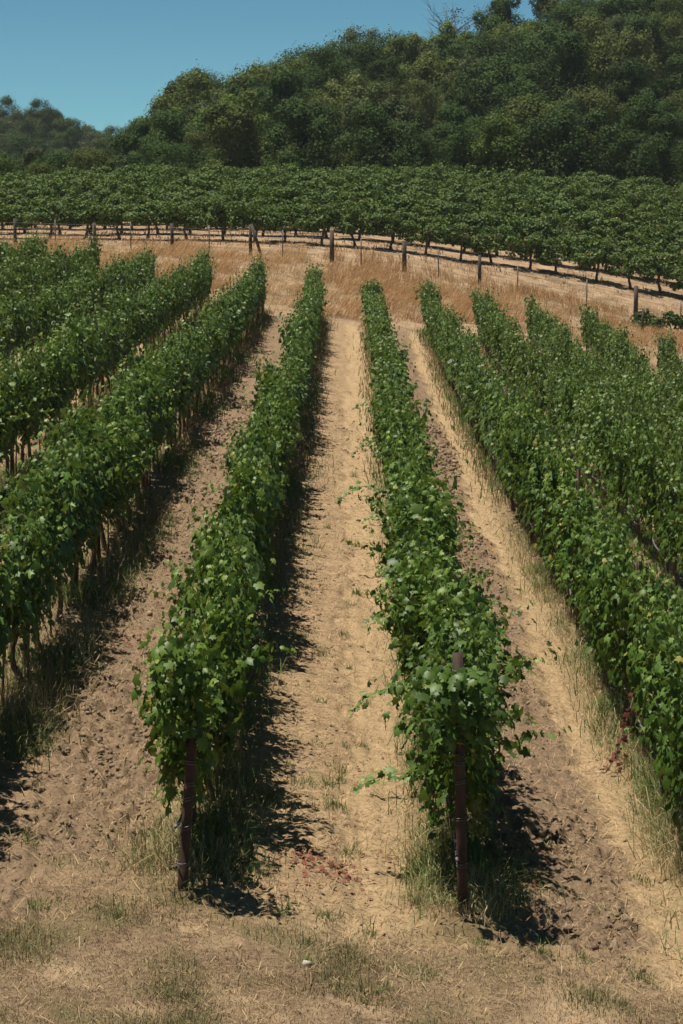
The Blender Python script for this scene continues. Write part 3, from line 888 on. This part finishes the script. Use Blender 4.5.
for (u, v, s, lab) in [(307, 966, 0.042, 'largest pale stone on the dry headland turf in front of the middle lane'), (598, 773, 0.024, 'small white stone beside the withered red-brown cane'), (640, 821, 0.022, 'small white stone beside the tall grass at the right edge'), (613, 862, .013, 'tiny pale stone in the right wheel track')]:
    X0, Y0 = uv_ground(u, v)
    V = ICO * (1 + rng.normal(0, 0.15, (12, 1))) * np.array([1.25, 0.9, 0.6]) * s
    me = mesh_from('stone', V, mat=M_STONE, tri=ICT, smooth=False)
    o = link('stone', me, None, (X0, Y0, gzs(X0, Y0) + s * 0.25)); o.rotation_euler = (0, 0, rng.uniform(0, 6))
    tag(o, lab, 'stone')


# ------------------------------------------------------------------ fence
def fence():
    r = link('fence', None, None, (0, 118, gzs(0, 118))); tag(r, 'wire fence on weathered wooden posts across the dry grass bank', 'fence')
    b = np.array(r.location)
    tops = []
    def post(u, h, rad, mat, y=118.0, lean=(0, 0)):
        x = float(xu(u, y)); p = np.array([x, y, gzs(x, y)]) - b
        t = TB(); t.tube([p + (0, 0, -0.2), p + np.array([lean[0] * .5, lean[1] * .5, h * 0.5]), p + np.array([lean[0], lean[1], h])], [rad * 1.05, rad, rad * 0.95], 8, True, 0.12)
        link('post', t.mesh('post', mat), r)
    for u, h in [(-60, 1.3), (17, 1.35), (96, 1.25), (173, 1.35), (251, 1.45), (332, 1.55), (404, 1.5), (479, 1.45), (635, 1.55), (720, 1.4)]:
        post(u, h, 0.11 if u in (332, 404, 635) else 0.085, M_WOOD)
    for u in (-20, 57, 132, 210, 283, 361, 438, 517, 586, 680):
        post(u, 1.35, 0.03, M_WIRE)
    post(263, 1.6, 0.075, M_WOOD, 117.6, (-0.55, 0.0))
    us = np.arange(-60, 721, 8)
    for hh in (0.3, 0.6, 0.9, 1.15):
        t = TB(); P = []
        for u in us:
            x = float(xu(u, 118)); P.append(np.array([x, 117.9, gzs(x, 118) + hh]) - b)
        t.tube(P, 0.006, 5, False); link('wire', t.mesh('wire', M_WIRE), r)


fence()
o = link('fence_post', None)
t = TB(); t.tube([(0, 0, -0.2), (0, 0, 0.6), (0.03, 0, 1.15)], 0.06, 8); bpy.data.objects.remove(o)
X0 = float(xu(642, 110)); o = link('fence_post', t.mesh('fence_post', M_WOOD), None, (X0, 110, gzs(X0, 110))); tag(o, 'short dark post standing before the fence beside the green bush', 'post')


# ------------------------------------------------------------------ the old vineyard on the rise
def old_foliage(seed):
    global rng
    keep = rng; rng = np.random.default_rng(seed)
    P = []; Nn = []; Td = []; Sz = []; To = []
    nl = 15
    for q in range(nl):
        c = np.array([rng.uniform(-0.95, 0.95), rng.uniform(-0.42, 0.42), rng.uniform(0.82, 1.85)])
        rr = rng.uniform(0.2, 0.38)
        for w in range(125):
            d = rng.normal(0, 1, 3); d /= np.linalg.norm(d)
            p = c + d * rr * rng.uniform(0.7, 1.08) * np.array([1.15, 1, 0.85])
            P.append(p); Nn.append(d + np.array([0, 0, 0.25]) + rng.normal(0, .55, 3)); Td.append(np.array([d[0], d[1], -0.6]) + rng.normal(0, .4, 3))
            Sz.append(rng.uniform(0.085, 0.16)); To.append(rng.uniform(0.05, 0.93))
    for q in range(7):      # hanging and upright shoots
        pts, _ = shoot_points((rng.uniform(-.9, .9), rng.uniform(-.4, .4), rng.uniform(1.3, 1.7)), (rng.normal(0, .6), rng.normal(0, .5), rng.choice([-.8, 1])), 0.6, 0.07, 1.0, 0.1)
        for p in pts:
            P.append(p); Nn.append(rng.normal(0, 1, 3) + np.array([0, 0, .6])); Td.append(rng.normal(0, 1, 3)); Sz.append(rng.uniform(.12, .19)); To.append(rng.uniform(.4, .95))
    To = np.array(To); To[rng.random(len(To)) < 0.02] = 1.0
    me = leaves_mesh('old_vine_foliage', np.array(P), np.array(Nn), np.array(Td), np.array(Sz), To, M_OLDVINE, SIMPLE, SIMPLE_T)
    rng = keep
    return me


def old_trunk(seed):
    global rng
    keep = rng; rng = np.random.default_rng(seed)
    t = TB(); p = np.array([0., 0, -0.1]); pts = []
    lean = rng.normal(0, 0.03)
    for i in range(8):
        pts.append(p.copy()); p = p + np.array([lean + rng.normal(0, 0.025), rng.normal(0, 0.02), 0.17])
    t.tube(pts, [0.10, 0.085, 0.07, 0.065, 0.062, 0.062, 0.065, 0.06], 8, True, 0.25)
    for s in (-1, 1):
        pts2 = [pts[-1] - np.array([0, 0, .06])]
        for i in range(1, 6): pts2.append(pts[-1] + np.array([s * 0.17 * i, rng.normal(0, .03), 0.05 * i + rng.normal(0, .03)]))
        t.tube(pts2, [.05, .045, .04, .034, .028, .02], 6, True, .2)
    me = t.mesh('old_vine_trunk', M_BARK); rng = keep
    return me


OF = [old_foliage(700 + i) for i in range(7)]; OT = [old_trunk(720 + i) for i in range(6)]
nold = 0
OROWN = ['front', 'second', 'third', 'fourth', 'fifth', 'sixth', 'seventh', 'eighth', 'ninth', 'tenth', 'eleventh', 'twelfth']
for j in range(12):
    y0 = 124.5 + j * 2.95
    for x in np.arange(-0.152 * y0, 0.15 * y0, 1.75):
        xx = x + rng.normal(0, 0.12) + (j % 3) * 0.6; yy = y0 + rng.normal(0, 0.22)
        r = link('old_grapevine', None, None, (xx, yy, gzs(xx, yy)))
        tag(r, 'old spreading grapevine in the %s row beyond the fence' % OROWN[j] if j else 'old grapevine with bare dark trunk in the front row beyond the fence', 'grapevine', 'old vines in the %s row beyond the fence' % OROWN[j])
        fo = link('foliage', OF[rng.integers(0, 7)], r); fo.rotation_euler = (0, 0, math.pi * rng.integers(0, 2) + rng.normal(0, .15)); fo.scale = (1.08, rng.uniform(.9, 1.15), rng.uniform(.87, 1.13))
        link('trunk', OT[rng.integers(0, 6)], r).rotation_euler = (0, 0, rng.uniform(0, 6))
        nold += 1
print('old vines', nold)
for j in range(4):
    y0 = 124.4 + j * 2.95; t = TB()
    t.tube([(x, y0, gzs(x, y0) + 0.5 + 0.03 * math.sin(x * 3)) for x in np.arange(-0.158 * y0, 0.158 * y0, 0.65)], 0.016, 5)
    o = link('drip_hose', t.mesh('drip_hose', M_HOSE)); tag(o, 'dark drip hose strung along the %s row of old vines beyond the fence' % OROWN[j], 'hose')


# ------------------------------------------------------------------ trees
def crown_mesh(seed, R, H, z0, nlobe, perlobe, size, spread=1.0, jag=0.2):
    global rng
    keep = rng; rng = np.random.default_rng(seed)
    P = []; Nn = []; To = []
    for q in range(nlobe):
        a = rng.uniform(0, 2 * math.pi); f = rng.random()
        zz = z0 + H * (0.12 + 0.8 * f); rad = R * spread * 1.12 * math.sqrt(rng.random()) * (1 - abs(f - 0.42) ** 1.6 * 1.25) * 0.78
        c = np.array([math.cos(a) * rad, math.sin(a) * rad, zz]); rr = R * rng.uniform(0.17, 0.41) * (1.1 - 0.4 * f)
        tone = rng.uniform(-0.2, 0.2)
        d = unit(rng.normal(0, 1, (perlobe, 3)))
        bump = 0.72 + 0.36 * np.sin(d[:, :1] * 5 + q) * np.sin(d[:, 1:2] * 6 + q * 2) * np.cos(d[:, 2:] * 5 + q) + rng.normal(0, jag, (perlobe, 1)) * 0.75
        P.append(c + d * rr * (bump + 0.22) * np.array([1, 1, 1.1])); Nn.append(d + np.array([0, 0, 0.2]) + rng.normal(0, .36, (perlobe, 3)))
        To.append(np.clip(0.5 + tone + rng.normal(0, 0.11, perlobe), 0, 0.96))
    P = np.concatenate(P); n = len(P)
    me = leaves_mesh('crown', P, np.concatenate(Nn), rng.normal(0, 1, (n, 3)) + np.array([0, 0, -.5]), rng.uniform(size * .6, size * 1.3, n), np.concatenate(To), M_TREE, SIMPLE, SIMPLE_T)
    rng = keep
    return me


def tree_trunk(seed, H, r0, nb, spread, twigs=0):
    global rng
    keep = rng; rng = np.random.default_rng(seed)
    t = TB(); p = np.array([0., 0, -0.4]); pts = []
    n = 7
    for i in range(n):
        pts.append(p.copy()); p = p + np.array([rng.normal(0, .12), rng.normal(0, .12), H * 0.75 / n])
    t.tube(pts, [r0 * (1 - 0.8 * i / n) for i in range(n)], 8, True, .15)
    for b in range(nb):
        s = pts[rng.integers(2, n - 1)]; a = rng.uniform(0, 2 * math.pi)
        L = spread * rng.uniform(.6, 1.1); q = [s]
        d = np.array([math.cos(a), math.sin(a), rng.uniform(.5, 1.3)]); d /= np.linalg.norm(d)
        for i in range(5):
            d = d + rng.normal(0, .14, 3); d /= np.linalg.norm(d); q.append(q[-1] + d * L / 5)
        t.tube(q, [r0 * .4, r0 * .3, r0 * .24, r0 * .17, r0 * .11, r0 * .05], 6)
        for w in range(twigs):
            s2 = q[rng.integers(2, 6)]; d2 = d + rng.normal(0, .5, 3); d2[2] = abs(d2[2]) * .8 + .15; d2 /= np.linalg.norm(d2); l2 = L * rng.uniform(.3, .6)
            m1 = s2 + d2 * l2 * .5 + rng.normal(0, .08, 3)
            t.tube([s2, m1, s2 + d2 * l2 + rng.normal(0, .12, 3)], [r0 * .12, r0 * .08, r0 * .035], 4, False)
    me = t.mesh('tree_trunk', M_TBARK); rng = keep
    return me


KINDS_T = [  # name, crown radius, crown height, crown base, lobes, leaves per lobe, leaf size, trunk
    ('round', 3.3, 6.0, 1.0, 30, 460, 0.165), ('round', 3.6, 5.6, 1.0, 32, 460, 0.165), ('tall', 2.9, 7.6, 1.2, 32, 420, 0.16), ('tall', 2.7, 7.0, 1.0, 29, 420, 0.16),
    ('broad', 4.3, 5.8, 1.0, 38, 470, 0.17), ('loose', 3.1, 6.8, 1.2, 32, 270, 0.16), ('low', 2.9, 3.9, 0.3, 26, 420, 0.16), ('loose', 3.5, 7.2, 1.3, 35, 270, 0.16)]
CR = [crown_mesh(800 + i, R, H, z, nl, pl, sz, 1.0, 0.3 if nm == 'loose' else 0.18) for i, (nm, R, H, z, nl, pl, sz) in enumerate(KINDS_T)]
TT = [tree_trunk(820 + i, z + H, 0.2, 7, R * 0.9) for i, (nm, R, H, z, nl, pl, sz) in enumerate(KINDS_T)]
PAL = {'dark green': (0.054, 0.090, 0.028), 'deep green': (0.062, 0.106, 0.029), 'olive green': (0.105, 0.134, 0.034), 'pale olive': (0.132, 0.155, 0.047), 'grey-green': (0.10, 0.124, 0.053), 'fresh green': (0.105, 0.158, 0.034)}
WORD = {'round': 'round-crowned', 'tall': 'tall narrow', 'broad': 'broad-crowned', 'loose': 'loose airy', 'low': 'low bushy'}


def tree(x, y, ki, colour, scale, label=None, group=None, rz=None):
    r = link('tree', None, None, (x, y, gzs(x, y) - 0.1))
    r.rotation_euler = (0, 0, rng.uniform(0, 6.28) if rz is None else rz); sx = scale * rng.uniform(.92, 1.08); r.scale = (sx, sx, scale)
    kn = KINDS_T[ki][0]
    tag(r, label, 'tree', group)
    c = link('crown', CR[ki], r); base = np.array(PAL[colour]) * rng.uniform(.82, 1.18); c.color = (*base, 1)
    link('trunk', TT[ki], r)
    return r


def scr(x, y, z):
    Y = y * math.cos(PITCH) + (CAMH - z) * math.sin(PITCH)
    return VPX + x / Y * F, 512 + F * math.tan(math.atan2(CAMH - z, y) - PITCH)


def place_name(u, v, far):
    side = 'on the far left' if u < 150 else 'left of the middle' if u < 300 else 'in the middle' if u < 420 else 'right of the bare tree' if u < 560 else 'near the right edge'
    depth = 'at the foot of the wood' if far == 0 else 'halfway up the wooded hill' if far == 1 else 'atop the wooded hill'
    return depth + ' ' + side


ntree = 0
yy = 172.0; row = 0
cols = list(PAL)
while yy < 312:
    sp = 5.0 if yy < 200 else 5.2
    for x in np.arange(-0.17 * yy - (row % 2) * sp / 2, 0.17 * yy, sp):
        xx = x + rng.uniform(-1.6, 1.6); y2 = yy + rng.uniform(-2.2, 2.2)
        u, v = scr(xx, y2, gzs(xx, y2))
        if u < -60 or u > 745: continue
        if u < 140 and y2 > 215: continue
        f = (y2 - 172) / 140
        far = 0 if f < 0.25 else 1 if f < 0.75 else 2
        ki = int(rng.choice([0, 1, 2, 3, 4, 5, 6, 7], p=[.18, .16, .14, .1, .14, .12, .04, .12]) if far else rng.choice([0, 1, 6, 3, 5, 4], p=[.25, .2, .2, .1, .15, .1]))
        colr = str(rng.choice(cols, p=[.26, .24, .2, .10, .1, .1]))
        s = rng.uniform(0.72, 1.26) * (0.85 if far == 0 else 1.0) * float(np.interp(u, [0, 85, 105, 130, 165, 210], [.64, .64, .68, .8, .92, 1]))
        lab = '%s %s tree %s' % (colr, WORD[KINDS_T[ki][0]].split('-')[0], place_name(u, v, far))
        tree(xx, y2, ki, colr, s, lab, 'trees ' + place_name(u, v, far))
        ntree += 1
    yy += 7.6; row += 1
# the farther hill on the left
for yy in np.arange(425, 478, 8.5):
    for x in np.arange(xu(-60, yy), xu(118, yy), 4.7):
        xx = x + rng.uniform(-1.8, 1.8); y2 = yy + rng.uniform(-2.5, 2.5)
        ki = int(rng.choice([0, 1, 4, 7])); colr = str(rng.choice(['dark green', 'deep green', 'grey-green']))
        tree(xx, y2, ki, colr, rng.uniform(.8, 1.1), '%s %s tree on the farther hill at the left edge' % (colr, WORD[KINDS_T[ki][0]]), 'trees on the farther hill')
        ntree += 1
print('trees', ntree)
# the bare-limbed tree that breaks the skyline
bx, by = float(xu(455, 296)), 296
r = link('tree', None, None, (bx, by, gzs(bx, by) + 2.2)); tag(r, 'bare grey-limbed tree with thin leaves breaking the skyline left of the tallest trees', 'tree')
link('trunk', tree_trunk(881, 11, 0.22, 18, 4.3, 9), r)
c = link('crown', crown_mesh(882, 3.6, 6.0, 3.5, 14, 24, 0.2, 1.0, .5), r); c.color = (0.07, 0.07, 0.04, 1)
# bush beside the fence
X0 = float(xu(660, 112)); r = link('bush', None, None, (X0, 114.5, gzs(X0, 114.5))); tag(r, 'sprawling green bush beside the fence post at the right edge', 'bush')
c = link('foliage', crown_mesh(890, 1.3, 1.3, -0.15, 18, 60, 0.17, 1.3, .4), r); c.color = (0.06, 0.10, 0.03, 1); c.scale = (1.25, .7, .8)
t = TB(); [t.tube([(i * .3 - .6, 0, -.1), (i * .34 - .7, rng.normal(0, .1), .5), (i * .4 - .8, rng.normal(0, .2), .9)], [.03, .02, .01], 5) for i in range(5)]
link('stem', t.mesh('stem', M_BARK), r)

# ------------------------------------------------------------------ air
hz, nt = newmat('thin_haze')
pv = N(nt, 'ShaderNodeVolumePrincipled'); pv.inputs['Color'].default_value = (0.86, 0.93, 1.0, 1); pv.inputs['Density'].default_value = 0.00011
o = N(nt, 'ShaderNodeOutputMaterial'); nt.links.new(pv.outputs[0], o.inputs['Volume'])
a, b, zl, zh = 259.5, (-57, 752), float(TAB.min()) - 1.5, 42
V = np.array([[x, y, z] for z in (zl, zh) for (x, y) in ((-a, b[0]), (a, b[0]), (a, b[1]), (-a, b[1]))])
o = link('haze', mesh_from('haze', V, mat=hz, quad=[[3, 2, 1, 0], [4, 5, 6, 7], [0, 1, 5, 4], [1, 2, 6, 5], [2, 3, 7, 6], [3, 0, 4, 7]])); tag(o, kind='stuff')

# ------------------------------------------------------------------ light, sky, camera
SUN = Vector((-0.64, 0.16, 2.35)).normalized()
el = math.asin(SUN.z); az = math.atan2(SUN.x, SUN.y)
w = bpy.data.worlds.new('World'); bpy.context.scene.world = w; w.use_nodes = True
nt = w.node_tree; bg = nt.nodes['Background']
sky = nt.nodes.new('ShaderNodeTexSky'); sky.sky_type = 'NISHITA'; sky.sun_disc = False
sky.sun_elevation = el; sky.sun_rotation = az % (2 * math.pi); sky.altitude = 7000; sky.air_density = 1.0; sky.dust_density = 0.0; sky.ozone_density = 2.0
nt.links.new(mixc(nt, 1.0, sky.outputs[0], (0.49, 0.80, 0.715), 'MULTIPLY'), bg.inputs[0]); bg.inputs[1].default_value = 0.069
sl = bpy.data.lights.new('sun', 'SUN'); sl.energy = 4.4; sl.angle = math.radians(0.53); sl.color = (1.0, 0.93, 0.83)
so = link('sun', sl); so.rotation_euler = SUN.to_track_quat('Z', 'Y').to_euler(); so.location = (-40, 10, 80)

cd = bpy.data.cameras.new('camera'); cam = link('camera', cd)
cd.sensor_fit = 'VERTICAL'; cd.sensor_height = 36; cd.sensor_width = 24; cd.lens = 85; cd.clip_start = 0.5; cd.clip_end = 3000
cam.location = (0, 0, CAMH)
cam.rotation_euler = (math.pi / 2 - PITCH, 0, math.atan((VPX - 341.5) / F))
cd.dof.use_dof = True; cd.dof.focus_distance = 26; cd.dof.aperture_fstop = 13
sc = bpy.context.scene; sc.camera = cam
sc.render.engine = 'CYCLES'
sc.view_settings.view_transform = 'Standard'; sc.view_settings.look = 'None'; sc.view_settings.exposure = 0.56; sc.view_settings.gamma = 1
sc.cycles.max_bounces = 6; sc.cycles.transparent_max_bounces = 4
